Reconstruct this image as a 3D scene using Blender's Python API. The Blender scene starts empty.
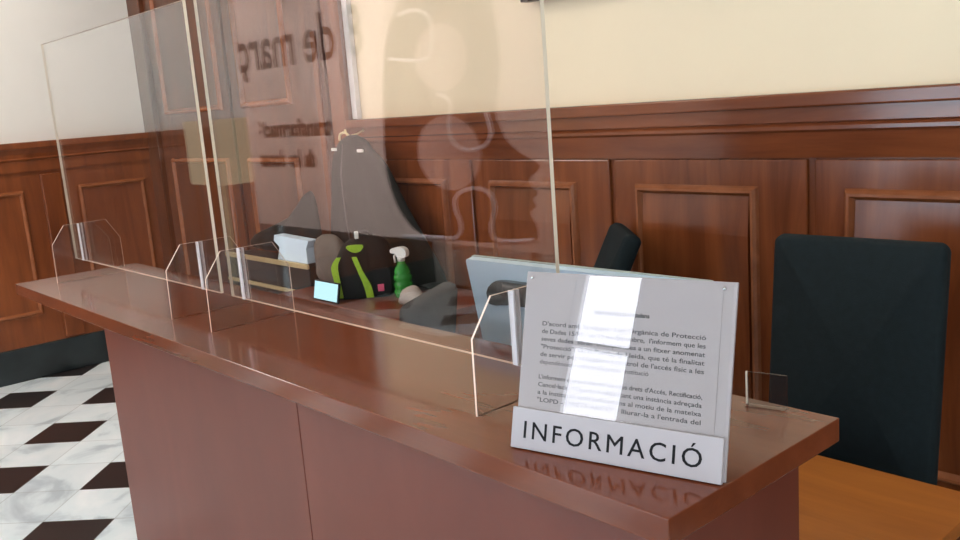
import bpy, bmesh, math, random
from mathutils import Vector, Matrix
random.seed(4)
S = bpy.context.scene
COL = S.collection
PI = math.pi
def R(a): return math.radians(a)

# ------------------------------------------------------------------ materials
def lin(c):
    return tuple(((v/255)/12.92 if v/255 <= .04045 else ((v/255+.055)/1.055)**2.4) for v in c) + (1,)
MATS = {}
def base(name):
    m = bpy.data.materials.new(name); m.use_nodes = True
    nt = m.node_tree; b = nt.nodes['Principled BSDF']
    return m, nt, b
def plain(name, c, rough=.5, metal=0, var=.06, scale=14, bump=0, spec=.5, coat=0):
    m, nt, b = base(name)
    tc = nt.nodes.new('ShaderNodeTexCoord'); n = nt.nodes.new('ShaderNodeTexNoise')
    n.inputs['Scale'].default_value = scale; n.inputs['Detail'].default_value = 5
    nt.links.new(tc.outputs['Object'], n.inputs['Vector'])
    r = nt.nodes.new('ShaderNodeValToRGB'); l = lin(c)
    r.color_ramp.elements[0].position = .3; r.color_ramp.elements[1].position = .7
    r.color_ramp.elements[0].color = tuple(x*(1-var) for x in l[:3])+(1,)
    r.color_ramp.elements[1].color = tuple(min(1, x*(1+var)) for x in l[:3])+(1,)
    nt.links.new(n.outputs['Fac'], r.inputs['Fac']); nt.links.new(r.outputs['Color'], b.inputs['Base Color'])
    b.inputs['Roughness'].default_value = rough; b.inputs['Metallic'].default_value = metal
    b.inputs['Specular IOR Level'].default_value = spec
    b.inputs['Coat Weight'].default_value = coat
    if bump:
        bp = nt.nodes.new('ShaderNodeBump'); bp.inputs['Strength'].default_value = bump; bp.inputs['Distance'].default_value = .002
        n2 = nt.nodes.new('ShaderNodeTexNoise'); n2.inputs['Scale'].default_value = scale*12
        nt.links.new(tc.outputs['Object'], n2.inputs['Vector'])
        nt.links.new(n2.outputs['Fac'], bp.inputs['Height']); nt.links.new(bp.outputs['Normal'], b.inputs['Normal'])
    return m
def wood(name, dark, light, rough=.3, stretch=(14, 14, 1.2), scale=1.6, bump=.05, spec=.5):
    m, nt, b = base(name)
    tc = nt.nodes.new('ShaderNodeTexCoord'); mp = nt.nodes.new('ShaderNodeMapping')
    mp.inputs['Scale'].default_value = stretch
    nt.links.new(tc.outputs['Object'], mp.inputs['Vector'])
    n = nt.nodes.new('ShaderNodeTexNoise'); n.inputs['Scale'].default_value = scale
    n.inputs['Detail'].default_value = 8; n.inputs['Roughness'].default_value = .6; n.inputs['Distortion'].default_value = .6
    nt.links.new(mp.outputs['Vector'], n.inputs['Vector'])
    big = nt.nodes.new('ShaderNodeTexNoise'); big.inputs['Scale'].default_value = 1.3; big.inputs['Detail'].default_value = 2
    nt.links.new(tc.outputs['Object'], big.inputs['Vector'])
    mx = nt.nodes.new('ShaderNodeMath'); mx.operation = 'MULTIPLY_ADD'
    mx.inputs[1].default_value = .35; nt.links.new(big.outputs['Fac'], mx.inputs[0])
    sc = nt.nodes.new('ShaderNodeMath'); sc.operation = 'MULTIPLY'; sc.inputs[1].default_value = .65
    nt.links.new(n.outputs['Fac'], sc.inputs[0]); nt.links.new(sc.outputs[0], mx.inputs[2])
    r = nt.nodes.new('ShaderNodeValToRGB')
    r.color_ramp.elements[0].position = .34; r.color_ramp.elements[1].position = .66
    r.color_ramp.elements[0].color = lin(dark); r.color_ramp.elements[1].color = lin(light)
    nt.links.new(mx.outputs[0], r.inputs['Fac']); nt.links.new(r.outputs['Color'], b.inputs['Base Color'])
    b.inputs['Roughness'].default_value = rough
    b.inputs['Specular IOR Level'].default_value = spec
    bp = nt.nodes.new('ShaderNodeBump'); bp.inputs['Strength'].default_value = bump; bp.inputs['Distance'].default_value = .002
    nt.links.new(n.outputs['Fac'], bp.inputs['Height']); nt.links.new(bp.outputs['Normal'], b.inputs['Normal'])
    return m
def clear(name, tint=(.93, .92, .91), f0=.045, rough=0.0):
    """thin clear sheet: Schlick reflection over a tinted see-through body"""
    m = bpy.data.materials.new(name); m.use_nodes = True; nt = m.node_tree; nt.nodes.clear()
    out = nt.nodes.new('ShaderNodeOutputMaterial'); mix = nt.nodes.new('ShaderNodeMixShader')
    tr = nt.nodes.new('ShaderNodeBsdfTransparent'); tr.inputs['Color'].default_value = tint+(1,)
    gl = nt.nodes.new('ShaderNodeBsdfGlossy'); gl.inputs['Roughness'].default_value = rough
    ge = nt.nodes.new('ShaderNodeNewGeometry')
    d = nt.nodes.new('ShaderNodeVectorMath'); d.operation = 'DOT_PRODUCT'
    nt.links.new(ge.outputs['Incoming'], d.inputs[0]); nt.links.new(ge.outputs['Normal'], d.inputs[1])
    def mth(op, a, b=None):
        q = nt.nodes.new('ShaderNodeMath'); q.operation = op
        for i, v in enumerate((a, b)):
            if v is None: continue
            if isinstance(v, (int, float)): q.inputs[i].default_value = v
            else: nt.links.new(v, q.inputs[i])
        return q.outputs[0]
    a = mth('ABSOLUTE', d.outputs['Value']); a = mth('SUBTRACT', 1, a); a = mth('POWER', a, 5)
    a = mth('MULTIPLY', a, 1-f0); a = mth('ADD', a, f0)
    nt.links.new(a, mix.inputs['Fac']); nt.links.new(tr.outputs[0], mix.inputs[1]); nt.links.new(gl.outputs[0], mix.inputs[2])
    nt.links.new(mix.outputs[0], out.inputs['Surface'])
    return m
def glow(name, c, strength):
    m = bpy.data.materials.new(name); m.use_nodes = True; nt = m.node_tree; nt.nodes.clear()
    out = nt.nodes.new('ShaderNodeOutputMaterial'); e = nt.nodes.new('ShaderNodeEmission')
    tc = nt.nodes.new('ShaderNodeTexCoord'); n = nt.nodes.new('ShaderNodeTexNoise'); n.inputs['Scale'].default_value = 2
    nt.links.new(tc.outputs['Object'], n.inputs['Vector'])
    r = nt.nodes.new('ShaderNodeValToRGB')
    r.color_ramp.elements[0].color = tuple(x*.85 for x in c)+(1,); r.color_ramp.elements[1].color = tuple(c)+(1,)
    nt.links.new(n.outputs['Fac'], r.inputs['Fac']); nt.links.new(r.outputs['Color'], e.inputs['Color'])
    e.inputs['Strength'].default_value = strength
    nt.links.new(e.outputs[0], out.inputs['Surface'])
    return m
def tiles():
    m, nt, b = base('marble_tiles')
    tc = nt.nodes.new('ShaderNodeTexCoord'); mp = nt.nodes.new('ShaderNodeMapping'); mp.vector_type = 'POINT'
    # tile grid is turned 45 degrees to the room, .311 m tiles
    T = .3108
    x0, y0 = -5.006, 1.098
    nt.links.new(tc.outputs['Object'], mp.inputs['Vector'])
    mp.inputs['Rotation'].default_value = (0, 0, R(-45))
    c, s = math.cos(R(-45)), math.sin(R(-45))
    mp.inputs['Scale'].default_value = (1, 1, 1)
    ux, uy = c*x0-s*y0, s*x0+c*y0
    mp.inputs['Location'].default_value = (-ux+40*T, -uy+40*T, 0)
    sx = nt.nodes.new('ShaderNodeSeparateXYZ'); nt.links.new(mp.outputs['Vector'], sx.inputs[0])
    def mth(op, a, b=None):
        q = nt.nodes.new('ShaderNodeMath'); q.operation = op
        for i, v in enumerate((a, b)):
            if v is None: continue
            if isinstance(v, (int, float)): q.inputs[i].default_value = v
            else: nt.links.new(v, q.inputs[i])
        return q.outputs[0]
    def half(o):
        f = mth('FRACT', mth('DIVIDE', o, 2*T)); return mth('LESS_THAN', f, .5)
    def joint(o):
        f = mth('FRACT', mth('DIVIDE', o, T)); return mth('MAXIMUM', mth('LESS_THAN', f, .010), mth('GREATER_THAN', f, .990))
    blk = mth('MULTIPLY', half(sx.outputs['X']), half(sx.outputs['Y']))
    jt = mth('MAXIMUM', joint(sx.outputs['X']), joint(sx.outputs['Y']))
    n = nt.nodes.new('ShaderNodeTexNoise'); n.inputs['Scale'].default_value = 2.6; n.inputs['Detail'].default_value = 9
    n.inputs['Distortion'].default_value = 1.4; nt.links.new(tc.outputs['Object'], n.inputs['Vector'])
    r = nt.nodes.new('ShaderNodeValToRGB')
    for e, (p, cc) in zip([r.color_ramp.elements[0], r.color_ramp.elements[1], r.color_ramp.elements.new(.5)],
                          [(.34, (186, 198, 204)), (.60, (236, 246, 248)), (.46, (224, 235, 238))]):
        e.position = p; e.color = lin(cc)
    nt.links.new(n.outputs['Fac'], r.inputs['Fac'])
    # per-tile tone
    wn = nt.nodes.new('ShaderNodeTexWhiteNoise'); wn.noise_dimensions = '2D'
    cx = nt.nodes.new('ShaderNodeCombineXYZ')
    nt.links.new(mth('FLOOR', mth('DIVIDE', sx.outputs['X'], T)), cx.inputs[0]); nt.links.new(mth('FLOOR', mth('DIVIDE', sx.outputs['Y'], T)), cx.inputs[1])
    nt.links.new(cx.outputs[0], wn.inputs['Vector'])
    tone = mth('MULTIPLY_ADD', wn.outputs['Value'], .12); tone.node.inputs[2].default_value = .88
    vm = nt.nodes.new('ShaderNodeVectorMath'); vm.operation = 'SCALE'
    nt.links.new(r.outputs['Color'], vm.inputs[0]); nt.links.new(tone, vm.inputs['Scale'])
    def mixc(f, a, bcol):
        q = nt.nodes.new('ShaderNodeMix'); q.data_type = 'RGBA'
        nt.links.new(f, q.inputs[0]); nt.links.new(a, q.inputs[6]); q.inputs[7].default_value = bcol
        return q.outputs[2]
    o = mixc(mth('MULTIPLY', jt, .35), vm.outputs[0], lin((120, 118, 110)))
    o = mixc(blk, o, lin((44, 38, 38)))
    nt.links.new(o, b.inputs['Base Color'])
    b.inputs['Roughness'].default_value = .28; b.inputs['Specular IOR Level'].default_value = .4
    return m

M = dict(
    wain=wood('wainscot_wood', (92, 46, 24), (136, 76, 42), .19, stretch=(7, 7, .8), bump=.04),
    wain_h=wood('wainscot_rail_wood', (96, 48, 26), (134, 74, 42), .17, stretch=(.8, 8, 8), bump=.04),
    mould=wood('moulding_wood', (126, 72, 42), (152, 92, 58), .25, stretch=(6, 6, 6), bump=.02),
    wain_l=wood('side_wainscot_wood', (96, 46, 20), (140, 76, 38), .3, stretch=(7, 7, .8), bump=.04),
    door=wood('door_wood', (68, 36, 20), (104, 58, 32), .3, stretch=(7, 7, .8), bump=.04),
    top=wood('counter_laminate', (98, 47, 26), (118, 60, 35), .13, stretch=(1.5, 12, 12), bump=.01, spec=.42),
    front=wood('counter_front_laminate', (98, 46, 32), (112, 56, 40), .36, stretch=(3, 3, 1), bump=.02, spec=.38),
    desk=wood('desk_wood', (150, 84, 32), (184, 112, 48), .35, stretch=(1.2, 10, 10), bump=.03),
    table=wood('side_table_wood', (104, 48, 26), (126, 62, 36), .35, stretch=(1.2, 10, 10), bump=.03),
    cream=plain('cream_plaster', (240, 226, 198), .85, var=.02, scale=3, bump=.06),
    grey_wall=plain('pale_plaster', (226, 224, 218), .85, var=.02, scale=3, bump=.06),
    white=plain('white_paint', (226, 228, 230), .5, var=.02),
    green=plain('dark_green_marble', (34, 40, 41), .3, var=.5, scale=5),
    floor=tiles(),
    clear=clear('clear_acrylic'), cover=clear('acrylic_cover', (.985, .985, .985), .05),
    block=clear('clear_block', (.9, .93, .95), .06),
    edge=plain('polished_acrylic_edge', (240, 214, 196), .3, var=.02),
    edge_w=plain('pale_acrylic_edge', (228, 216, 196), .3, var=.02),
    slot=plain('frosted_slot_edge', (226, 220, 224), .4, var=.03),
    board=plain('sign_board', (164, 155, 156), .5, var=.015, spec=.3),
    plaque=plain('sign_plaque', (172, 165, 168), .55, var=.01, spec=.3),
    ivory=plain('board_edge', (226, 214, 200), .5, var=.02),
    ink=plain('black_ink', (12, 10, 14), .6, var=.02, spec=.2), ink2=plain('printed_text', (42, 38, 46), .7, var=.02),
    black=plain('black_fabric', (20, 31, 35), .85, var=.15, scale=60, bump=.5, spec=.25),
    blackp=plain('black_plastic', (20, 22, 24), .4, var=.1),
    coat=plain('dark_cloth', (28, 31, 29), .95, var=.2, scale=20, bump=.5, spec=.15),
    bag=plain('backpack_nylon', (22, 23, 24), .8, var=.2, scale=40, bump=.5, spec=.3),
    lime=plain('lime_webbing', (160, 205, 50), .7, var=.1, scale=60),
    pink=plain('pink_patch', (225, 95, 130), .6), tagw=plain('white_patch', (235, 235, 232), .5),
    greyf=plain('grey_fabric', (84, 80, 80), .9, var=.12, scale=50, bump=.5, spec=.2),
    greyc=plain('grey_cloth', (112, 104, 98), .95, var=.1, scale=20, bump=.3, spec=.1),
    rag=plain('pale_cloth', (180, 168, 160), .95, var=.1, scale=20, bump=.3, spec=.1),
    bottle=None, steel=plain('steel', (190, 190, 190), .25, 1, var=.04), brass=plain('brass', (232, 212, 164), .35, .5, var=.05),
    alu=plain('brushed_aluminium', (196, 218, 234), .3, .3, var=.05, scale=6),
    lip=plain('pale_metal_rim', (168, 176, 172), .4, .3),
    dark_refl=plain('painted_dark_reflection', (42, 44, 48), .2, .3), paper=plain('blue_white_paper', (214, 234, 250), .6, var=.02),
    cabinet=plain('black_cabinet', (44, 42, 40), .45, var=.15), fit=plain('trigger_plastic', (236, 236, 232), .4),
    screen=glow('screen_glow', (.55, .9, 1.0), 1.9),
    day=glow('daylight_pane', (.62, .82, 1.0), 13.0), day2=glow('daylight_pane_narrow', (.90, .92, 1.0), 12.0),
    fill_pane=glow('added_fill_pane', (.92, .96, 1.0), 4.0),
    lampglow=glow('lamp_diffuser', (1.0, .90, .77), 12.0),
    lampglow_fill=glow('lamp_diffuser_fill', (1.0, .94, .86), 22.0),
    poster=plain('poster_ground', (228, 208, 204), .7, var=.03), poster_dark=plain('poster_dark', (34, 16, 16), .7, var=.05),
    poster_mid=plain('poster_disc', (200, 176, 172), .7, var=.03), poster_line=plain('poster_line', (250, 244, 252), .7, var=.01),
    lamp_cream=glow('warm_shade', (1.0, .86, .58), 1.6),
)
def bottle_mat():
    m, nt, b = base('green_translucent_plastic')
    b.inputs['Base Color'].default_value = lin((30, 130, 40)); b.inputs['Roughness'].default_value = .12
    b.inputs['Transmission Weight'].default_value = .55; b.inputs['IOR'].default_value = 1.4
    tc = nt.nodes.new('ShaderNodeTexCoord'); n = nt.nodes.new('ShaderNodeTexNoise'); n.inputs['Scale'].default_value = 30
    nt.links.new(tc.outputs['Object'], n.inputs['Vector'])
    r = nt.nodes.new('ShaderNodeValToRGB'); r.color_ramp.elements[0].color = lin((50, 170, 60)); r.color_ramp.elements[1].color = lin((90, 215, 95))
    nt.links.new(n.outputs['Fac'], r.inputs['Fac']); nt.links.new(r.outputs['Color'], b.inputs['Base Color'])
    return m
M['bottle'] = bottle_mat()

# ------------------------------------------------------------------ mesh helpers
def obj(name, bm, mats, parent=None, smooth=False, loc=None, rot=None):
    me = bpy.data.meshes.new(name)
    bmesh.ops.recalc_face_normals(bm, faces=bm.faces)
    bm.to_mesh(me); bm.free()
    if not isinstance(mats, (list, tuple)): mats = [mats]
    for m in mats: me.materials.append(m)
    if smooth:
        for p in me.polygons: p.use_smooth = True
    o = bpy.data.objects.new(name, me); COL.objects.link(o)
    if parent: o.parent = parent
    if loc is not None: o.location = loc
    if rot is not None: o.rotation_euler = rot
    return o
def tag(o, label, cat, group=None, kind=None):
    if label: o['label'] = label
    if cat: o['category'] = cat
    if group: o['group'] = group
    if kind: o['kind'] = kind
    return o
def thing(name, label, cat, loc=(0, 0, 0), rz=0, group=None):
    o = bpy.data.objects.new(name, None); COL.objects.link(o); o.empty_display_size = .1
    o.location = loc; o.rotation_euler = (0, 0, rz)
    return tag(o, label, cat, group)
def struct(name, bm, mat, parent=None):
    o = obj(name, bm, mat, parent)
    if not parent: o['kind'] = 'structure'
    return o
def box(bm, a, b, bevel=0, mat=0, seg=2):
    x0, x1 = sorted((a[0], b[0])); y0, y1 = sorted((a[1], b[1])); z0, z1 = sorted((a[2], b[2]))
    t = bmesh.new()
    v = [t.verts.new(p) for p in ((x0,y0,z0),(x1,y0,z0),(x1,y1,z0),(x0,y1,z0),(x0,y0,z1),(x1,y0,z1),(x1,y1,z1),(x0,y1,z1))]
    for f in ((3,2,1,0),(4,5,6,7),(0,1,5,4),(1,2,6,5),(2,3,7,6),(3,0,4,7)): t.faces.new([v[i] for i in f])
    if bevel: bmesh.ops.bevel(t, geom=t.edges[:], offset=bevel, segments=seg, affect='EDGES', profile=.5)
    join(bm, t, mat); return bm
def join(bm, t, mat=0, mtx=None):
    if mtx is not None: bmesh.ops.transform(t, matrix=mtx, verts=t.verts)
    mp = {v: bm.verts.new(v.co) for v in t.verts}
    for f in t.faces:
        try: g = bm.faces.new([mp[v] for v in f.verts]); g.material_index = mat if mat is not None else f.material_index
        except ValueError: pass
    t.free()
def B(*a, **k): return box(bmesh.new(), *a, **k)
def prism(bm, pts, thick, axes='xz', at=0, mat=0, side=None):
    """outline pts extruded by thick along the third axis from at"""
    def P(p, d):
        return {'xz': (p[0], d, p[1]), 'xy': (p[0], p[1], d), 'yz': (d, p[0], p[1])}[axes]
    a = [bm.verts.new(P(p, at)) for p in pts]; b = [bm.verts.new(P(p, at+thick)) for p in pts]
    f = bm.faces.new(a); f.material_index = mat; f = bm.faces.new(b[::-1]); f.material_index = mat
    for i in range(len(pts)):
        j = (i+1) % len(pts); q = bm.faces.new((a[i], b[i], b[j], a[j])); q.material_index = mat if side is None else side
    return bm
def tube(bm, pts, r, seg=10, mat=0, closed=False):
    pts = [Vector(p) for p in pts]; rings = []
    n = len(pts); up = None
    for i, p in enumerate(pts):
        d = ((pts[min(i+1, n-1)]-pts[max(i-1, 0)])).normalized()
        if up is None:
            up = Vector((0, 0, 1)) if abs(d.z) < .9 else Vector((1, 0, 0))
        a = d.cross(up).normalized(); b = a.cross(d).normalized(); up = b
        rr = r[i] if isinstance(r, (list, tuple)) else r
        rings.append([bm.verts.new(p+a*rr*math.cos(2*PI*k/seg)+b*rr*math.sin(2*PI*k/seg)) for k in range(seg)])
    for A, C in zip(rings, rings[1:]):
        for k in range(seg):
            f = bm.faces.new((A[k], A[(k+1) % seg], C[(k+1) % seg], C[k])); f.material_index = mat
    bm.faces.new(rings[0][::-1]).material_index = mat; bm.faces.new(rings[-1]).material_index = mat
    return bm
def lathe(bm, prof, c=(0, 0, 0), seg=24, mat=0):
    rings = []
    for r, z in prof:
        rings.append([bm.verts.new((c[0]+max(r, .0004)*math.cos(2*PI*k/seg), c[1]+max(r, .0004)*math.sin(2*PI*k/seg), c[2]+z)) for k in range(seg)])
    for A, C in zip(rings, rings[1:]):
        for k in range(seg):
            f = bm.faces.new((A[k], A[(k+1) % seg], C[(k+1) % seg], C[k])); f.material_index = mat
    bm.faces.new(rings[0][::-1]).material_index = mat; bm.faces.new(rings[-1]).material_index = mat
    return bm
def smooth_pts(pts, n=6, closed=False):
    out = []; N = len(pts)
    rng = range(N if closed else N-1)
    for i in rng:
        g = (lambda k: pts[k % N]) if closed else (lambda k: pts[max(0, min(N-1, k))])
        p0, p1, p2, p3 = g(i-1), g(i), g(i+1), g(i+2)
        for k in range(n):
            t = k/n
            out.append(tuple(.5*((2*p1[j])+(-p0[j]+p2[j])*t+(2*p0[j]-5*p1[j]+4*p2[j]-p3[j])*t*t+(-p0[j]+3*p1[j]-3*p2[j]+p3[j])*t**3) for j in range(len(p1))))
    if not closed: out.append(tuple(pts[-1]))
    return out
def rounded(w, h, r, n=6, cx=0, cy=0):
    pts = []
    for (sx, sy, a0) in ((1, 1, 0), (-1, 1, 90), (-1, -1, 180), (1, -1, 270)):
        for k in range(n+1):
            a = R(a0+90*k/n); pts.append((cx+sx*(w/2-r)+r*math.cos(a), cy+sy*(h/2-r)+r*math.sin(a)))
    return pts
def text_mesh(name, s, size, mat, parent, mtx, extrude=.0004, align='LEFT', space=1.0, width=None, offset=0, bevel=0):
    cu = bpy.data.curves.new('t', 'FONT'); cu.body = s; cu.size = size; cu.extrude = extrude; cu.align_x = align
    cu.space_character = space; cu.resolution_u = 3; cu.offset = offset; cu.bevel_depth = bevel; cu.bevel_resolution = 0
    o = bpy.data.objects.new('t', cu); COL.objects.link(o)
    bpy.context.view_layer.update()
    me = bpy.data.meshes.new_from_object(o.evaluated_get(bpy.context.evaluated_depsgraph_get()))
    bpy.data.objects.remove(o)
    if width:
        xs = [v.co.x for v in me.vertices]; w = max(xs)-min(xs); x0 = min(xs)
        for v in me.vertices: v.co.x = (v.co.x-x0)*width/w
    me.materials.clear(); me.materials.append(mat)
    r = bpy.data.objects.new(name, me); COL.objects.link(r)
    r.parent = parent; r.matrix_local = mtx
    return r

# ------------------------------------------------------------------ room shell
XL, XR, YB, YF, ZC = -6.33, 1.6, 2.582, -3.0, 3.3
WZ = 1.548
struct('floor', B((XL-.2, YF-.2, -.1), (XR+.2, YB+.2, 0)), M['floor'])
struct('ceiling', B((XL-.2, YF-.2, ZC), (XR+.2, YB+.2, ZC+.1)), M['grey_wall'])
struct('wall_back', B((XL-.2, YB, 0), (XR+.2, YB+.15, ZC)), M['cream'])
struct('wall_left', B((XL-.15, YF-.2, 0), (XL, YB, ZC)), M['grey_wall'])
added_win = thing('window_4', None, None); added_win['kind'] = 'structure'  # added window-shaped glow on the wall, brightens the left wall
bm = bmesh.new()
for (a, b, c, d) in ((-2.4, -2.34, .8, 2.9), (.54, .6, .8, 2.9), (-.93, -.87, .8, 2.9), (-2.4, .6, .8, .86), (-2.4, .6, 2.84, 2.9)): box(bm, (XR-.06, a, c), (XR-.001, b, d))
obj('frame', bm, M['white'], added_win); obj('pane', B((XR-.03, -2.35, .85), (XR-.02, .55, 2.85)), M['fill_pane'], added_win)
struct('wall_right', B((XR, YF-.2, 0), (XR+.15, YB, ZC)), M['grey_wall'])
# front wall (behind the camera) with window openings
def wall_with_holes(x0, x1, y0, y1, z0, z1, holes):
    bm = bmesh.new(); xs = sorted(holes)
    cur = x0
    for (a, b, c, d) in xs:
        box(bm, (cur, y0, z0), (a, y1, z1)); box(bm, (a, y0, z0), (b, y1, c)); box(bm, (a, y0, d), (b, y1, z1)); cur = b
    box(bm, (cur, y0, z0), (x1, y1, z1)); return bm
W1 = (-4.6, -2.25, .25, 1.95); W2 = (-1.905, -1.47, 1.2, 3.0); W3 = (0, .9, 1.2, 2.5)
struct('wall_front', wall_with_holes(XL, XR, YF-.15, YF, 0, ZC, [W1, W2, W3]), M['grey_wall'])
for i, (a, b, c, d) in enumerate((W1, W2, W3)):
    w = thing('window_%d' % (i+1), None, None); w['kind'] = 'structure'
    bm = bmesh.new(); t = .05
    box(bm, (a, YF-.1, c), (a+t, YF-.02, d)); box(bm, (b-t, YF-.1, c), (b, YF-.02, d))
    box(bm, (a, YF-.1, c), (b, YF-.02, c+t)); box(bm, (a, YF-.1, d-t), (b, YF-.02, d))
    if i != 1: box(bm, ((a+b)/2-.02, YF-.1, c), ((a+b)/2+.02, YF-.02, d))
    else: box(bm, (a, YF-.1, 2.0), (b, YF-.02, 2.03))
    obj('frame', bm, M['white'], w)
    obj('pane', B((a+.01, YF-.12, c+.01), (b-.01, YF-.1, d-.01)), M['day2'] if i == 1 else M['day'], w)

# wainscot on the back wall, x from the portal to the right wall
wb = thing('trim_1', None, None); wb['kind'] = 'structure'
PX = -3.80
bm = bmesh.new(); box(bm, (PX, YB-.02, 0), (XR, YB-.0005, 1.50)); obj('backing', bm, M['wain'], wb)
bm = bmesh.new()
box(bm, (PX, YB-.075, 1.505), (XR, YB-.0005, WZ), .006)
obj('cap_rail', bm, M['wain_h'], wb)
bm = bmesh.new()
prism(bm, [(YB-.01, 1.505), (YB-.056, 1.505), (YB-.056, 1.462), (YB-.048, 1.457), (YB-.055, 1.449), (YB-.055, 1.438), (YB-.046, 1.43), (YB-.035, 1.352), (YB-.01, 1.352)], XR-PX, 'yz', PX)
obj('frieze_moulding', bm, M['wain_h'], wb)
def mould_frame(bm, x0, x1, z0, z1, y, w=.03, d=.016):
    """bolection frame whose section is raised toward -Y"""
    prof = [(0, 0), (.15*w, d*.55), (.4*w, d), (.65*w, d), (.85*w, d*.35), (w, 0)]
    loops = []
    for (o, h) in prof:
        loops.append([bm.verts.new(p) for p in ((x0+o, y-h, z0+o), (x1-o, y-h, z0+o), (x1-o, y-h, z1-o), (x0+o, y-h, z1-o))])
    for A, C in zip(loops, loops[1:]):
        for k in range(4): bm.faces.new((A[k], A[(k+1) % 4], C[(k+1) % 4], C[k]))
k = -2
while True:
    g = -2.142+.777*k
    if g+.67 > XR: break
    # stile ridge between the sunk fields
    x0 = max(g-.0, PX)
    bm = bmesh.new()
    box(bm, (x0+.012, YB-.034, .22), (min(g+.777-.012, XR), YB-.019, 1.348), .005)
    fx0, fx1 = g+.107, g+.6
    if fx0 < PX+.02: fx0 = PX+.09
    f = obj('panel', bm, M['wain'], wb)
    bm = bmesh.new(); mould_frame(bm, fx0, fx1, .42, 1.262, YB-.034, .032, .02)
    obj('panel_moulding', bm, M['mould'], f)
    if fx1-fx0 > .1:
        bm = bmesh.new(); prism(bm, [(YB-.0335, 1.229), (YB-.0355, 1.229), (YB-.047, 1.10), (YB-.047, .58), (YB-.0355, .453), (YB-.0335, .453)], fx1-fx0-.068, 'yz', fx0+.034)
        obj('raised_field', bm, M['wain'], f)
    k += 1
bm = bmesh.new(); box(bm, (PX, YB-.05, 0), (XR, YB-.0005, .23), .006); struct('baseboard_back', bm, M['green'])
# left wall wainscot
wl = thing('trim_2', None, None); wl['kind'] = 'structure'
YE = YB-.06
bm = bmesh.new(); box(bm, (XL+.0005, YF, 0), (XL+.02, YE, 1.5)); obj('backing', bm, M['wain_l'], wl)
bm = bmesh.new(); box(bm, (XL+.0005, YF, 1.505), (XL+.07, YE, WZ), .006)
prism(bm, [(XL+.01, 1.505), (XL+.058, 1.505), (XL+.045, 1.472), (XL+.042, 1.45), (XL+.05, 1.44), (XL+.034, 1.43), (XL+.034, 1.36), (XL+.01, 1.36)], YE-YF, 'xz', YF)
obj('cap_rail', bm, M['wain_l'], wl)
yc = 1.818
for k in range(-6, 2):
    y = yc+.83*k
    bm = bmesh.new(); box(bm, (XL+.018, y-.062, .24), (XL+.05, y+.062, 1.335), .006); 
    if y+.08 < YE: obj('stile', bm, M['wain_l'], wl)
    else: bm.free()
    t = bmesh.new()
    a, b2 = y+.17, min(y+.66, YE-.08)
    if b2-a > .1:
        # frame built in XZ then turned onto the wall
        q = bmesh.new(); mould_frame(q, a, b2, .42, 1.24, 0, .03, .018)
        for v in q.verts: v.co = Vector((XL+.02-v.co.y, v.co.x, v.co.z))
        join(t, q); obj('panel_moulding', t, M['mould'], wl)
    else: t.free()
struct('baseboard_left', B((XL+.0005, YF, 0), (XL+.03, YB-.06, .225), bevel=.008), M['green'])

# full-height timber door set in the corner of the back wall
dr = thing('door_1', None, None); dr['kind'] = 'structure'
obj('casing', B((XL+.001, YB-.05, 0), (PX, YB-.001, ZC-.01)), M['door'], dr)
bm = bmesh.new(); box(bm, (XL+.002, YB-.085, 0), (XL+.20, YB-.045, ZC-.02), .008); obj('pilaster', bm, M['door'], dr)
bm = bmesh.new(); box(bm, (PX-.12, YB-.075, 0), (PX, YB-.045, ZC-.02), .006); obj('pilaster', bm, M['wain'], dr)
for (a, b) in ((-6.05, -5.02), (-4.98, -3.95)):
    bm = bmesh.new(); box(bm, (a, YB-.07, .02), (b, YB-.045, 3.1), .006)
    l = obj('door_leaf', bm, M['door'], dr)
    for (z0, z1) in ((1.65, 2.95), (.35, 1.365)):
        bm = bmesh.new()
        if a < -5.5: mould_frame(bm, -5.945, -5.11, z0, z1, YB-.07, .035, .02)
        else: mould_frame(bm, -4.86, -4.29, z0, z1, YB-.07, .035, .02)  # right edge set on a reflected line, built as moulding
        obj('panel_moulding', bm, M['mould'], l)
bm = bmesh.new(); box(bm, (-4.03, YB-.085, .02), (-3.985, YB-.07, 2.0), .004); obj('reflection_strip', bm, M['wain'], dr)  # strip modelled in place of a bright line reflected in the screen
# white edge strip where the cream wall begins
struct('trim_3', B((PX+.001, YB-.03, WZ+.002), (PX+.045, YB-.001, ZC-.01), bevel=.004), M['white'])

# ------------------------------------------------------------------ reception counter
cx0, cx1, cy0, cy1, cz = -3.322, -.604, .791, 1.2085, 1.10
ct = thing('reception_counter', 'long reddish brown laminate reception counter with overhanging top', 'counter', (-1.9, 1.0, 0))
def rel(bm, o):
    bmesh.ops.translate(bm, vec=-Vector(o.location), verts=bm.verts); return bm
obj('worktop', rel(B((cx0, cy0, cz-.037), (cx1, cy1, cz), bevel=.0015), ct), M['top'], ct)
bz = cz-.0372
SX = -1.532
obj('front_panel', rel(B((-2.605, .83, .0), (SX-.0015, .85, bz), bevel=.001), ct), M['front'], ct)
obj('front_panel', rel(B((SX+.0015, .83, .0), (-.656, .85, bz), bevel=.001), ct), M['front'], ct)
obj('side_panel', rel(B((-2.605, .851, 0), (-2.585, 1.184, bz), bevel=.001), ct), M['front'], ct)
obj('side_panel', rel(B((-.676, .851, 0), (-.656, 1.184, bz), bevel=.001), ct), M['front'], ct)
obj('inner_shelf', rel(B((-2.584, .852, .5), (-.677, 1.15, .52)), ct), M['front'], ct)

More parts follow.
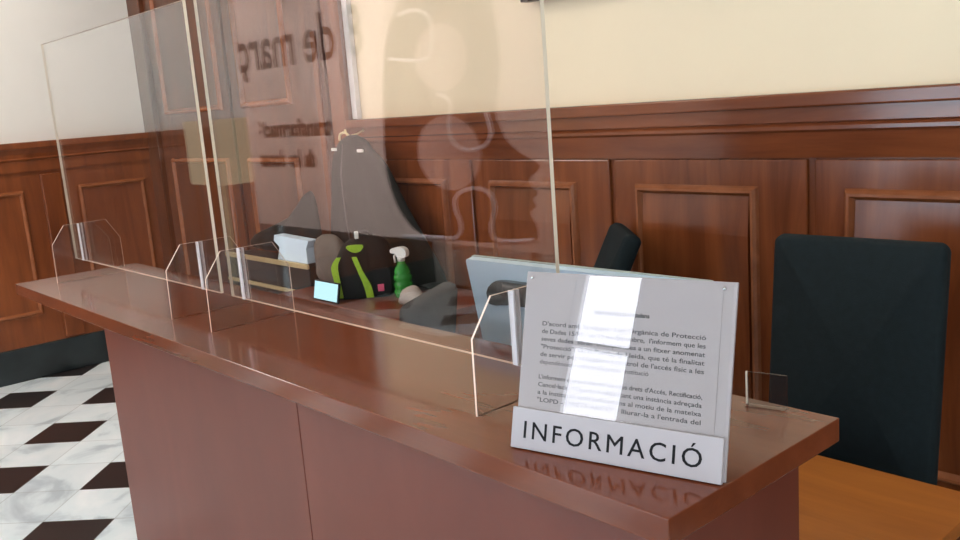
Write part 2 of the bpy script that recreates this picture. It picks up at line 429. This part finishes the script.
# ------------------------------------------------------------------ acrylic screens
YG, TG = .985, .008
def screen(x0, x1, fx, label):
    t = thing('sneeze_guard', label, 'acrylic screen', ((x0+x1)/2, YG, cz), 0, 'clear acrylic screens on the counter')
    bm = bmesh.new(); hw = (x1-x0)/2
    box(bm, (-hw, -TG/2, .0615), (hw, TG/2, .789))
    p = obj('pane', bm, [M['clear'], M['edge'], M['edge_w']], t)
    for pl in p.data.polygons:
        pl.material_index = 2 if abs(pl.normal.x) > .5 else (1 if abs(pl.normal.z) > .5 else 0)
    for x in fx:
        lx = x-(x0+x1)/2; th = .004
        bm = bmesh.new()
        prism(bm, [(-.100, 0), (.128, 0), (.128, .122), (.088, .190), (-.052, .190), (-.098, .128)], th, 'yz', lx-th/2, 0, 1)
        f = obj('foot', bm, [M['clear'], M['edge']], t)
        bm = bmesh.new()
        box(bm, (lx-.006, -TG/2-.0032, .062), (lx+.006, -TG/2-.0001, .1895))
        box(bm, (lx-.006, TG/2+.0001, .062), (lx+.006, TG/2+.0032, .1895))
        obj('slot_edge', bm, M['slot'], f)
    return t
screen(-3.262, -2.138, (-3.172, -2.238), 'clear acrylic screen nearest the corner door, farther along the counter')
screen(-2.078, -.945, (-2.008, -1.048), 'clear acrylic screen directly behind the white information sign')

# ------------------------------------------------------------------ information sign
ang = math.atan2(.2403, .9707)
sg = thing('information_sign', 'grey white acrylic tabletop sign reading INFORMACIÓ under a printed notice', 'sign', (-.912, .834, cz), ang)
lean = R(15); W = .3165
def SM(x, s, d):   # sign plane matrix: x along width, s up the slope, d out toward the viewer
    Y = Vector((0, math.sin(lean), math.cos(lean))); X = Vector((1, 0, 0)); N = X.cross(Y)
    m = Matrix((X, Y, N)).transposed().to_4x4(); m.translation = X*x+Y*s+N*d; return m
def slab(name, x0, x1, s0, s1, d0, d1, mats, parent, bev=.0006):
    t = bmesh.new(); box(t, (x0, s0, d0), (x1, s1, d1), bev, 0, 1)
    bmesh.ops.transform(t, matrix=SM(0, 0, 0), verts=t.verts)
    return obj(name, t, mats, parent)
bd = slab('backing_board', .004, W-.0, .003, .2565, -.0045, 0, M['board'], sg)
pq = slab('name_strip', 0, W-.003, .0005, .059, .0004, .0065, M['plaque'], sg)
pp = slab('printed_sheet', .020, W-.018, .060, .2535, .0003, .0008, M['board'], sg, 0)
cv = slab('clear_cover', .006, W-.004, .0595, .2555, .0022, .0042, M['cover'], sg, 0)
for x in (.0155, W-.0155):
    bm = bmesh.new(); lathe(bm, [(.0022, 0), (.0022, .0012), (.001, .002)], seg=12)
    bmesh.ops.transform(bm, matrix=SM(x, .2475, .0044), verts=bm.verts); obj('screw', bm, M['steel'], sg, True)
# rear prop
bm = bmesh.new(); prism(bm, [(.012, .0005), (.085, .0005), (.085, .004), (.0615, .20), (.0585, .20)], .003, 'yz', .155); obj('rear_prop', bm, M['board'], sg)
text_mesh('name_lettering', 'INFORMACIÓ', .0355, M['ink'], pq, SM(.021, .0165, .0067), .0003, space=1.26, width=.266, bevel=.00008)
lines = [
 (.2022, "Informació als ciutadans", .0085, 'c'),
 (.1800, "D'acord amb la vigent  Llei Orgànica de Protecció", .0088, 'j'),
 (.1690, "de Dades 15/99,  de 13 de desembre,  l'informem que les", .0088, 'j'),
 (.1580, "seves dades  seran  incorporades a un fitxer anomenat", .0088, 'j'),
 (.1470, "\"Protecció\"  de la Paeria de Lleida, que té la finalitat", .0088, 'j'),
 (.1360, "de servir per al registre i control de l'accés físic a les", .0088, 'j'),
 (.1250, "dependències i edificis d'aquesta institució", .0088, 'l'),
 (.1035, "L'informem que pot exercir els seus drets d'Accés, Rectificació,", .0088, 'j'),
 (.0925, "Cancel·lació i Oposició mitjançant una instància adreçada", .0088, 'j'),
 (.0815, "a la institució amb indicacions al motiu de la mateixa", .0088, 'j'),
 (.0705, "\"LOPD - DRETS ARCO\" i lliurar-la a l'entrada del", .0088, 'j')]
for (s, tx, sz, al) in lines:
    if al == 'c': text_mesh('printed_line', tx, sz, M['ink2'], pp, SM(.118, s, .001), .0001, width=.082, offset=.0003)
    elif al == 'j': text_mesh('printed_line', tx, sz, M['ink2'], pp, SM(.036, s, .001), .0001, width=.244, offset=.0001)
    else: text_mesh('printed_line', tx, sz, M['ink2'], pp, SM(.036, s, .001), .0001, width=.168)

# small clear card holder at the back edge of the counter
ch = thing('card_holder', 'small clear acrylic card stand at the counter back edge right of the sign', 'card holder', (-.712, 1.191, cz), R(14))
obj('pane', B((-.030, -.0015, .0005), (.031, .0015, .053)), M['block'], ch)
obj('edge', B((-.0325, -.002, .0005), (-.0302, .002, .053)), M['edge_w'], ch)
obj('foot', B((-.030, -.016, 0), (.031, -.002, .002)), M['clear'], ch)

# ------------------------------------------------------------------ staff desk behind the counter
DZ = .75
dk = thing('staff_desk', 'honey coloured wooden desk top lower than and behind the counter', 'desk', (-1.6, 1.5, 0))
obj('desktop', rel(B((-1.70, 1.212, DZ-.03), (-.603, 1.812, DZ), bevel=.002), dk), M['desk'], dk)
for x in (-1.66, -.66):
    obj('side_panel', rel(B((x-.0125, 1.235, 0), (x+.0125, 1.78, DZ-.0305)), dk), M['desk'], dk)
obj('modesty_panel', rel(B((-1.647, 1.25, .3), (-.673, 1.268, DZ-.031)), dk), M['desk'], dk)

# monitor, its back to the visitor
mo = thing('monitor', 'wide silver blue computer monitor seen from behind over the counter', 'monitor', (-1.265, 1.42, DZ), R(1.5))
def tilt(bm, a=R(-8), z=.3):
    bmesh.ops.rotate(bm, cent=(0, 0, z), matrix=Matrix.Rotation(a, 3, 'X'), verts=bm.verts); return bm
TA = R(10)
bm = bmesh.new(); prism(bm, rounded(.66, .385, .008, 4, 0, .2985), .018, 'xz', -.03); obj('rear_shell', tilt(bm, TA), M['alu'], mo)
bm = bmesh.new(); prism(bm, rounded(.664, .389, .009, 4, 0, .2985), .006, 'xz', -.0115); obj('rim', tilt(bm, TA), M['lip'], mo)
bm = bmesh.new(); prism(bm, rounded(.645, .37, .005, 3, 0, .2985), .002, 'xz', -.005); obj('display', tilt(bm, TA), M['blackp'], mo)
bm = bmesh.new(); prism(bm, smooth_pts([(-.27, .385), (-.262, .425), (-.225, .448), (-.12, .450), (.03, .452), (.06, .43), (.05, .40), (-.05, .395), (-.2, .392)], 4, True), .012, 'xz', -.042)  # dark bulge modelled in place of a dark reflection on the shell
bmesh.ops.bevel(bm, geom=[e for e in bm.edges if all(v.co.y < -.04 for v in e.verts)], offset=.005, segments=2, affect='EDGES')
obj('reflection_bulge', tilt(bm, TA), M['dark_refl'], mo, True)
bm = bmesh.new(); tube(bm, [(0, .02, .012), (0, .015, .15), (0, -.02, .27)], [.03, .026, .03], 12); obj('stand', bm, M['alu'], mo)
bm = bmesh.new(); prism(bm, rounded(.24, .18, .03), .012, 'xy', 0); obj('foot', bm, M['alu'], mo)

# ------------------------------------------------------------------ office chairs
def office_chair(name, label, loc, rz, fab, w=.42, top=1.235, low=.56, lean_deg=6):
    t = thing(name, label, 'office chair', loc, rz)
    bm = bmesh.new()
    h = top-low
    out = rounded(w, h, .022, 5, 0, low+h/2); n = len(out)
    rings = []
    for (d, ins) in ((0, .014), (.012, .003), (.03, 0), (.05, .004), (.062, .016)):
        rings.append([bm.verts.new((x*(1-ins*2/w), .17+d-.018*(abs(x)/(w/2))**2, (z-low-h/2)*(1-ins*2/h)+low+h/2)) for x, z in out])
    for A, C in zip(rings, rings[1:]):
        for k in range(n): bm.faces.new((A[k], A[(k+1) % n], C[(k+1) % n], C[k]))
    for rg in (rings[0], rings[-1]):
        c = bm.verts.new(sum((v.co for v in rg), Vector())/n + Vector((0, .02 if rg is rings[0] else 0, 0)))
        for k in range(n): bm.faces.new((rg[k], rg[(k+1) % n], c))
    bmesh.ops.rotate(bm, cent=(0, .2, .5), matrix=Matrix.Rotation(R(-lean_deg), 3, 'X'), verts=bm.verts)
    obj('backrest', bm, fab, t, True)
    bm = bmesh.new(); prism(bm, rounded(.48, .46, .07, 6), .07, 'xy', .43)
    bmesh.ops.bevel(bm, geom=[e for e in bm.edges if abs(e.verts[0].co.z-e.verts[1].co.z) < 1e-5], offset=.02, segments=3, affect='EDGES')
    obj('seat', bm, fab, t, True)
    bm = bmesh.new(); tube(bm, [(0, .05, .41), (0, .24, .41), (0, .275, .5), (0, .29, .72)], [.018, .018, .018, .015], 8); obj('back_bracket', bm, M['blackp'], t)
    bm = bmesh.new(); lathe(bm, [(.03, .1), (.03, .27), (.018, .275), (.018, .425), (.07, .43)]); obj('gas_lift', bm, M['blackp'], t, True)
    for k in range(5):
        a = 2*PI*k/5+.3; c, s = math.cos(a), math.sin(a)
        bm = bmesh.new(); tube(bm, [(0, 0, .12), (.15*c, .15*s, .1), (.27*c, .27*s, .07)], [.026, .02, .014], 8)
        b = obj('base_arm', bm, M['blackp'], t)
        bm = bmesh.new()
        for sgn in (-1, 1):
            tube(bm, [(.27*c-s*.008*sgn, .27*s+c*.008*sgn, .027), (.27*c-s*.028*sgn, .27*s+c*.028*sgn, .027)], .026, 14)
        obj('caster', bm, M['blackp'], b)
    return t
office_chair('office_chair', 'black high backed office chair facing the honey coloured desk at right', (-.992, 1.84, 0), R(2), M['black'], .42, 1.205)
c2 = office_chair('office_chair', 'black office chair leaning sideways behind the silver monitor', (-2.27, 2.06, 0), R(-42), M['black'], .34, 1.175, .80, 24)
bm = bmesh.new(); tube(bm, [(-.2, .1, .44), (-.23, .1, .47), (-.235, .06, .62), (-.225, -.1, .64)], .012, 8); obj('armrest', bm, M['alu'], c2)
office_chair('office_chair', 'grey fabric office chair just past the counter, right of the green bottle', (-2.27, 1.46, 0), R(-62), M['greyf'], .32, 1.06, .58, 8)

# ------------------------------------------------------------------ side table and the things on it
tb = thing('side_table', 'reddish brown side table against the wainscot under the coat', 'table', (-3.2, 2.28, 0))
TZ = .775
obj('tabletop', rel(B((-3.74, 2.005, TZ-.03), (-2.72, 2.52, TZ), bevel=.002), tb), M['table'], tb)
for x in (-3.68, -2.78):
    for y in (2.1, 2.44):
        obj('leg', rel(B((x-.025, y-.025, 0), (x+.025, y+.025, TZ-.0305), bevel=.003), tb), M['table'], tb)

cb = thing('low_cabinet', 'black low cabinet with two thin brass strips along its front', 'cabinet', (-4.2, 2.3, 0))
obj('body', rel(B((-4.64, 2.2, 0), (-3.78, 2.355, .862), bevel=.003), cb), M['cabinet'], cb)
obj('brass_strip', rel(B((-4.645, 2.186, .852), (-3.775, 2.202, .876), bevel=.002), cb), M['brass'], cb)
obj('brass_strip', rel(B((-4.645, 2.186, .716), (-3.90, 2.202, .733), bevel=.002), cb), M['brass'], cb)
obj('door', rel(B((-4.6, 2.188, .05), (-4.22, 2.199, .70), bevel=.002), cb), M['cabinet'], cb)
obj('door', rel(B((-4.2, 2.188, .05), (-3.82, 2.199, .70), bevel=.002), cb), M['cabinet'], cb)

# folded sheet box on the cabinet
fb = bmesh.new()
prism(fb, [(-4.09, .8745), (-3.80, .8745), (-3.80, .95), (-3.77, .99), (-4.10, 1.0), (-4.11, .97), (-4.06, .94)], .055, 'xz', 2.208)
o = obj('paper_carton', fb, M['paper']); tag(o, 'pale blue white open carton on the black low cabinet', 'carton')
def lump(name, pts, y0, y1, mat, label, cat, amp=.012, n=26):
    """draped cloth: outline in xz, bulged in depth with folds"""
    out = smooth_pts(pts, 5, True); bm = bmesh.new(); m = len(out)
    cx = sum(p[0] for p in out)/m; cz_ = sum(p[1] for p in out)/m; yc = (y0+y1)/2; hd = (y1-y0)/2
    prev = None; L = 7
    for sgn in (-1, 1):
        prev = None
        for i in range(L+1):
            t = i/L; k = math.cos(t*PI/2); d = math.sin(t*PI/2)
            if k < .02: k = .02
            ring = []
            for j, p in enumerate(out):
                a = j/m*2*PI
                f = 1+.0*math.sin(5*a)
                x = cx+(p[0]-cx)*k; z = cz_+(p[1]-cz_)*k
                y = yc+sgn*hd*d*(1+.25*math.sin(x*55+z*9)*(1-t*.5))
                ring.append(bm.verts.new((x, y, z)))
            if prev:
                for j in range(m): bm.faces.new((prev[j], prev[(j+1) % m], ring[(j+1) % m], ring[j]))
            prev = ring
        bm.faces.new(prev)
    bmesh.ops.remove_doubles(bm, verts=bm.verts, dist=1e-5)
    o = obj(name, bm, mat, None, True)
    if label: tag(o, label, cat)
    return o
lump('heaped_jacket', [(-4.54, .888), (-4.53, .95), (-4.3, 1.02), (-4.05, 1.10), (-3.88, 1.22), (-3.83, 1.1), (-3.85, .888), (-4.2, .884)], 2.278, 2.352, M['coat'], 'dark grey jacket heaped on the cabinet behind the carton', 'jacket')
# tablet leaning against the table things
tt = thing('tablet', 'small bright cyan screen standing at the left end of the side table', 'tablet', (-3.37, 2.030, TZ), 0)
bm = B((-.10, -.006, 0), (.10, .004, .09), bevel=.002); bmesh.ops.rotate(bm, cent=(0, 0, 0), matrix=Matrix.Rotation(R(-12), 3, 'X'), verts=bm.verts); obj('case', bm, M['blackp'], tt)
bm = B((-.093, -.0075, .006), (.093, -.0062, .084)); bmesh.ops.rotate(bm, cent=(0, 0, 0), matrix=Matrix.Rotation(R(-12), 3, 'X'), verts=bm.verts); obj('display', bm, M['screen'], tt)
bm = B((-.06, .004, .0), (.06, .025, .004)); obj('kickstand', bm, M['blackp'], tt)
# grey cloth bag between carton and backpack
lump('cloth_bag', [(-3.77, .9), (-3.768, .99), (-3.70, 1.02), (-3.6, 1.015), (-3.545, .94), (-3.54, .85), (-3.56, .779), (-3.7, .778), (-3.76, .8), (-3.765, .87)], 2.2, 2.32, M['greyc'], 'slumped grey brown cloth bag left of the backpack', 'bag')

# coat hanging on the wall hook
rows = [(1.478, -3.70, -3.655), (1.455, -3.775, -3.57), (1.407, -3.837, -3.51), (1.335, -3.875, -3.417), (1.16, -3.915, -3.30), (1.02, -3.95, -3.19), (.89, -3.965, -3.09), (.79, -3.968, -3.04)]
rows = smooth_pts(rows, 5)
hk = thing('coat_hook', 'small brass coat hook screwed to the wainscot above the coat', 'hook', (-3.675, YB-.034, 1.50))
obj('plate', B((-.02, -.006, -.03), (.02, 0, .02), bevel=.002), M['brass'], hk)
bm = bmesh.new(); tube(bm, [(0, -.004, .0), (0, -.06, -.02), (0, -.105, -.028), (0, -.125, -.010), (0, -.128, .006)], .005, 8); obj('prong', bm, M['brass'], hk, True)
co = thing('coat', 'long dark hooded coat hanging from the wall hook behind the backpack', 'coat', (-3.5, 2.42, .79))
bm = bmesh.new(); n = 64; prev = None
for (z, xa, xb) in rows:
    cxx = (xa+xb)/2+.05; hw = (xb-xa)/2; t = (1.478-z)/.69; ring = []
    for k in range(n):
        a = 2*PI*k/n
        dep = .022+.018*min(1, t*3)
        fold = 1+.20*t*math.sin(9*a+1.3)+.10*t*math.sin(17*a)
        ring.append(bm.verts.new((cxx+hw*math.cos(a)*(1+.012*t*math.sin(9*a)), 2.425+dep*math.sin(a)*fold, z)))
    if prev:
        for k in range(n): bm.faces.new((prev[k], prev[(k+1) % n], ring[(k+1) % n], ring[k]))
    else: bm.faces.new(ring)
    prev = ring
bm.faces.new(prev)
obj('coat_body', rel(bm, co), M['coat'], co, True)
bm = bmesh.new(); tube(bm, smooth_pts([(-3.715, 2.41, 1.455), (-3.708, 2.41, 1.482), (-3.675, 2.41, 1.492), (-3.642, 2.41, 1.482), (-3.635, 2.41, 1.452)], 4), .006, 8); obj('hanger_loop', rel(bm, co), M['brass'], co, True)
for (x0, x1, z) in ((-3.765, -3.725, 1.413), (-3.545, -3.50, 1.405)):
    bm = B((x0, 2.388, z-.006), (x1, 2.396, z+.008)); obj('reflective_tab', rel(bm, co), M['tagw'], co)
bm = bmesh.new(); tube(bm, [(-3.655, 2.385, 1.44), (-3.66, 2.36, 1.3), (-3.64, 2.35, 1.1), (-3.62, 2.35, .95)], .004, 6); obj('zipper', rel(bm, co), M['greyf'], co)

# backpack
bp = thing('backpack', 'black backpack with lime green straps standing on the side table', 'backpack', (-3.31, 2.2, TZ+.001), R(50))
bm = bmesh.new()
sec = [(0, .118, .065), (.01, .132, .076), (.08, .138, .08), (.16, .132, .078), (.22, .11, .066), (.255, .075, .045), (.268, .04, .022)]
n = 40; prev = None
for (z, hw, hd) in smooth_pts(sec, 4):
    ring = []
    for k in range(n):
        a = 2*PI*k/n; c, s = math.cos(a), math.sin(a)
        sx = abs(c)**.6*(1 if c > 0 else -1); sy = abs(s)**.6*(1 if s > 0 else -1)
        ring.append(bm.verts.new((hw*sx+.03*(z/.33), hd*sy*(1+.05*math.sin(z*40)), z)))
    if prev:
        for k in range(n): bm.faces.new((prev[k], prev[(k+1) % n], ring[(k+1) % n], ring[k]))
    else: bm.faces.new(ring)
    prev = ring
bm.faces.new(prev); obj('pack_body', bm, M['bag'], bp, True)
def ribbon(pts, w, y, th=.006):
    """flat webbing through (x,z) points, varying widths"""
    bm = bmesh.new(); q = smooth_pts([(p[0], p[1], p[2] if len(p) > 2 else y) for p in pts], 5)
    ws = w if isinstance(w, list) else [w]*len(pts); L = []
    for i, p in enumerate(q):
        f = i/(len(q)-1)*(len(ws)-1); a = ws[int(f)]; b = ws[min(int(f)+1, len(ws)-1)]; ww = a+(b-a)*(f-int(f))
        L.append([bm.verts.new(v) for v in ((p[0]-ww/2, p[2], p[1]), (p[0]+ww/2, p[2], p[1]), (p[0]+ww/2, p[2]-th, p[1]), (p[0]-ww/2, p[2]-th, p[1]))])
    for A, C in zip(L, L[1:]):
        for k in range(4): bm.faces.new((A[k], A[(k+1) % 4], C[(k+1) % 4], C[k]))
    bm.faces.new(L[0]); bm.faces.new(L[-1][::-1]); return bm
obj('lime_strap', ribbon([(-.095, .19, -.062), (-.115, .15, -.072), (-.108, .08, -.078), (-.10, .01, -.072)], [.02, .03, .026, .022], 0), M['lime'], bp)
obj('lime_strap', ribbon([(-.025, .19, -.076), (-.005, .13, -.083), (.022, .06, -.086), (.03, .006, -.084)], [.022, .022, .032, .032], 0), M['lime'], bp)
bm = bmesh.new(); prism(bm, smooth_pts([(-.052, .238), (-.048, .222), (-.02, .208), (.008, .216), (.014, .238)], 4, True), .03, 'xz', -.08); obj('lime_patch', bm, M['lime'], bp)
bm = B((-.02, -.035, .262), (-.002, -.028, .296), bevel=.003); obj('white_tag', bm, M['tagw'], bp)
bm = B((.066, -.088, .03), (.094, -.082, .062), bevel=.002); obj('pink_logo', bm, M['pink'], bp)
bm = bmesh.new(); tube(bm, smooth_pts([(-.03, 0, .255), (-.02, 0, .285), (.03, 0, .288), (.06, 0, .25)], 4), .007, 8); obj('carry_handle', bm, M['bag'], bp, True)
bm = bmesh.new(); prism(bm, rounded(.08, .12, .02, 4, .085, .075), .02, 'xz', -.0815); obj('front_pocket', bm, M['bag'], bp)

# green spray bottle
sb = thing('spray_bottle', 'translucent green spray bottle with white trigger beside the backpack', 'spray bottle', (-3.12, 2.275, TZ+.001), R(200))
k_ = .80
bm = bmesh.new(); lathe(bm, [(r*1.22, z*k_) for r, z in ((.030, 0), (.034, .004), (.035, .04), (.029, .05), (.0345, .06), (.0345, .08), (.0285, .09), (.034, .10), (.033, .12), (.027, .13), (.031, .14), (.024, .165), (.014, .19), (.013, .2))], seg=28); obj('bottle_body', bm, M['bottle'], sb, True)
bm = bmesh.new(); lathe(bm, [(.016, .198*k_), (.017, .22*k_), (.013, .225*k_)], seg=20); cap = obj('collar', bm, M['fit'], sb, True)
bm = bmesh.new(); prism(bm, smooth_pts([(-.03, .223*k_), (-.034, .26*k_), (-.01, .278*k_), (.03, .272*k_), (.045, .262*k_), (.044, .245*k_), (.02, .24*k_), (.012, .223*k_)], 3, True), .026, 'xz', -.013); obj('spray_head', bm, M['fit'], sb)
bm = bmesh.new(); tube(bm, [(.02, 0, .245*k_), (.034, 0, .225*k_), (.032, 0, .19*k_)], .005, 8); obj('trigger', bm, M['fit'], sb, True)
lump('crumpled_cloth', [(-3.02, .777), (-3.0, .82), (-2.97, .85), (-2.91, .865), (-2.87, .82), (-2.84, .777)], 2.14, 2.22, M['rag'], 'crumpled pale cloth on the side table right of the bottle', 'cloth')

# wall screen whose bottom edge just enters the photograph
ws = thing('wall_screen', 'dark bottom edge of a screen fixed high on the cream wall', 'screen', (-2.3, YB, 0))
obj('bezel', rel(B((-2.535, YB-.06, 1.952), (-1.45, YB-.012, 2.6), bevel=.004), ws), M['blackp'], ws)
obj('wall_bracket', rel(B((-2.1, YB-.012, 2.1), (-1.85, YB, 2.4)), ws), M['blackp'], ws)

# ------------------------------------------------------------------ printed banner across the room, seen mirrored in the screens
BY = -.78
bn = thing('printed_banner', 'large pale banner with a dark profile silhouette and the words 8 de març', 'banner', (-4.0, BY, 0))
obj('panel', rel(B((-5.28, BY-.012, .92), (-2.65, BY, 2.75)), bn), M['poster'], bn)
def art(name, pts, d, mat, closed=True):
    bm = bmesh.new(); prism(bm, pts, .0008, 'xz', BY+d); return obj(name, rel(bm, bn), mat, bn)
face = [(-2.959, 1.539), (-2.939, 1.482), (-2.9, 1.415), (-2.823, 1.361), (-2.717, 1.314), (-2.714, 1.284), (-2.772, 1.248), (-2.757, 1.21), (-2.723, 1.184), (-2.756, 1.157), (-2.74, 1.127), (-2.78, 1.095), (-2.742, 1.03), (-2.753, 0.976), (-2.862, 0.955), (-2.994, 0.946), (-3.2, .94), (-3.406, 0.938), (-3.463, 0.945), (-3.527, 0.94), (-3.564, 0.95), (-3.666, 0.994), (-3.776, 1.12), (-3.827, 1.301), (-3.807, 1.533), (-3.759, 1.83), (-3.662, 2.015), (-3.496, 2.158), (-3.194, 2.202), (-2.972, 2.084), (-2.916, 1.889), (-2.914, 1.719)]
art('silhouette', smooth_pts(face, 3, True), .0005, M['poster_dark'])
def disc(cx, cz2, rx, rz): return [(cx+rx*math.cos(2*PI*k/40), cz2+rz*math.sin(2*PI*k/40)) for k in range(40)]
art('disc', disc(-3.31, 1.36, .235, .178), .0015, M['poster_mid'])
art('disc', disc(-3.31, 1.805, .19, .155), .0015, M['poster_mid'])
def pline(pts):
    bm = bmesh.new(); tube(bm, [(x, BY+.003, z) for x, z in smooth_pts(pts, 6)], .0105, 6); return obj('jigsaw_line', rel(bm, bn), M['poster_line'], bn)
pline([(-3.35, 1.64), (-3.282, 1.617), (-3.258, 1.579), (-3.283, 1.492), (-3.257, 1.407), (-3.154, 1.373), (-3.041, 1.395), (-2.994, 1.452), (-3.018, 1.542)])
pline([(-3.721, 0.935), (-3.431, 0.945), (-3.298, 0.955), (-3.254, 1.011), (-3.287, 1.106), (-3.258, 1.165), (-3.139, 1.197), (-3.037, 1.176), (-3.004, 1.112), (-3.041, 1.013), (-2.993, 0.96), (-2.772, 0.975)])
pline([(-3.708, 1.831), (-3.43, 1.804), (-3.361, 1.867), (-3.366, 1.991), (-3.474, 2.04), (-3.594, 2.031)])
def bt(s, xr, z, size, width):
    # text reads left to right for someone facing the banner (looking toward -Y)
    m = Matrix(((-1, 0, 0, xr-bn.location.x), (0, 0, 1, .001), (0, 1, 0, z), (0, 0, 0, 1)))
    text_mesh('lettering', s, size, M['poster_dark'], bn, m, .0004, width=width, offset=.006)
bt('8 de març', -3.92, 1.88, .36, 1.36)
bt('transformació', -4.30, 1.47, .14, .86)
bt('de les dones', -4.50, 1.29, .14, .66)
for x in (-5.1, -2.8):
    bm = bmesh.new(); box(bm, (x-.02, BY-.06, 0), (x+.02, BY-.02, 2.7)); box(bm, (x-.03, BY-.3, 0), (x+.03, BY+.2, .03)); box(bm, (x-.015, BY-.02, 1.2), (x+.015, BY-.012, 1.3))
    obj('stand_post', rel(bm, bn), M['steel'], bn)
# pale lantern beside the banner (the bright patch mirrored in the screens)
ln = thing('floor_lamp', 'standing lamp with a square glowing cream shade beside the banner', 'lamp', (-5.62, BY+.05, 0))
obj('lamp_shade', B((-.24, -.12, 1.18), (.24, .12, 1.6), bevel=.01), M['lamp_cream'], ln)
bm = bmesh.new(); tube(bm, [(0, 0, .02), (0, 0, 1.18)], .015, 10); obj('pole', bm, M['brass'], ln)
bm = bmesh.new(); lathe(bm, [(.17, 0), (.17, .015), (.03, .025)]); obj('base', bm, M['brass'], ln)

# ------------------------------------------------------------------ ceiling lights
for (x, y) in ((-3.6, 1.0), (-1.2, 1.0), (-3.6, -1.2), (-1.2, -1.2), (-5.2, -1.2), (-5.2, 0.1), (-5.2, 1.3)):  # left row added and made stronger to brighten the left wall and floor
    t = thing('ceiling_light', 'rectangular warm ceiling panel light', 'ceiling light', (x, y, ZC-.001), 0, 'ceiling panel lights')
    obj('frame', prism(bmesh.new(), rounded(.9, .5, .03), -.04, 'xy', 0), M['white'], t)
    obj('diffuser', prism(bmesh.new(), rounded(.82, .42, .02), -.008, 'xy', -.0405), M['lampglow_fill'] if x < -5 else M['lampglow'], t)

for x in (-4.6, -3.2):  # added unseen lamps, brighten the banner so its mirror image shows
    sl = thing('fill_light', 'small ceiling spotlight added out of view to brighten the printed banner', 'fill_light', (x, 1.4, ZC), 0, 'added fill lights for the banner')
    bm = bmesh.new(); tube(bm, [(0, 0, 0), (0, 0, -.1)], .012, 8); obj('stem', bm, M['blackp'], sl)
    dirv = Vector((0, -2.2, -1.4)).normalized()
    bm = bmesh.new(); p = Vector((0, 0, -.12)); tube(bm, [p-dirv*.06, p+dirv*.07], [.03, .045], 16); obj('head', bm, M['blackp'], sl)
    ld = bpy.data.lights.new('spot', 'SPOT'); ld.energy = 620; ld.spot_size = R(62); ld.spot_blend = .6; ld.shadow_soft_size = .04; ld.color = (1, .93, .88)
    lo = bpy.data.objects.new('bulb', ld); COL.objects.link(lo); lo.parent = sl; lo.location = p+dirv*.09
    lo.rotation_euler = dirv.to_track_quat('-Z', 'Y').to_euler()

# ------------------------------------------------------------------ world, camera, view
w = bpy.data.worlds.new('World'); S.world = w; w.use_nodes = True
w.node_tree.nodes['Background'].inputs[0].default_value = (.8, .9, 1, 1); w.node_tree.nodes['Background'].inputs[1].default_value = .3
cam = bpy.data.cameras.new('Camera'); co_ = bpy.data.objects.new('Camera', cam); COL.objects.link(co_)
r_ = Vector((0.66672483, 0.74154857, -0.07472434)); u_ = Vector((-0.09020976, 0.17981521, 0.97955535)); f_ = Vector((-0.73982444, 0.64635301, -0.18678218))
m = Matrix((r_, u_, -f_)).transposed().to_4x4(); m.translation = Vector((0, 0, 1.6)); co_.matrix_world = m
cam.sensor_width = 36; cam.lens = 895.179/960*36; cam.clip_start = .02
S.camera = co_
S.view_settings.view_transform = 'Standard'; S.view_settings.look = 'None'; S.view_settings.gamma = 1
S.view_settings.use_curve_mapping = False; S.view_settings.exposure = -0.25
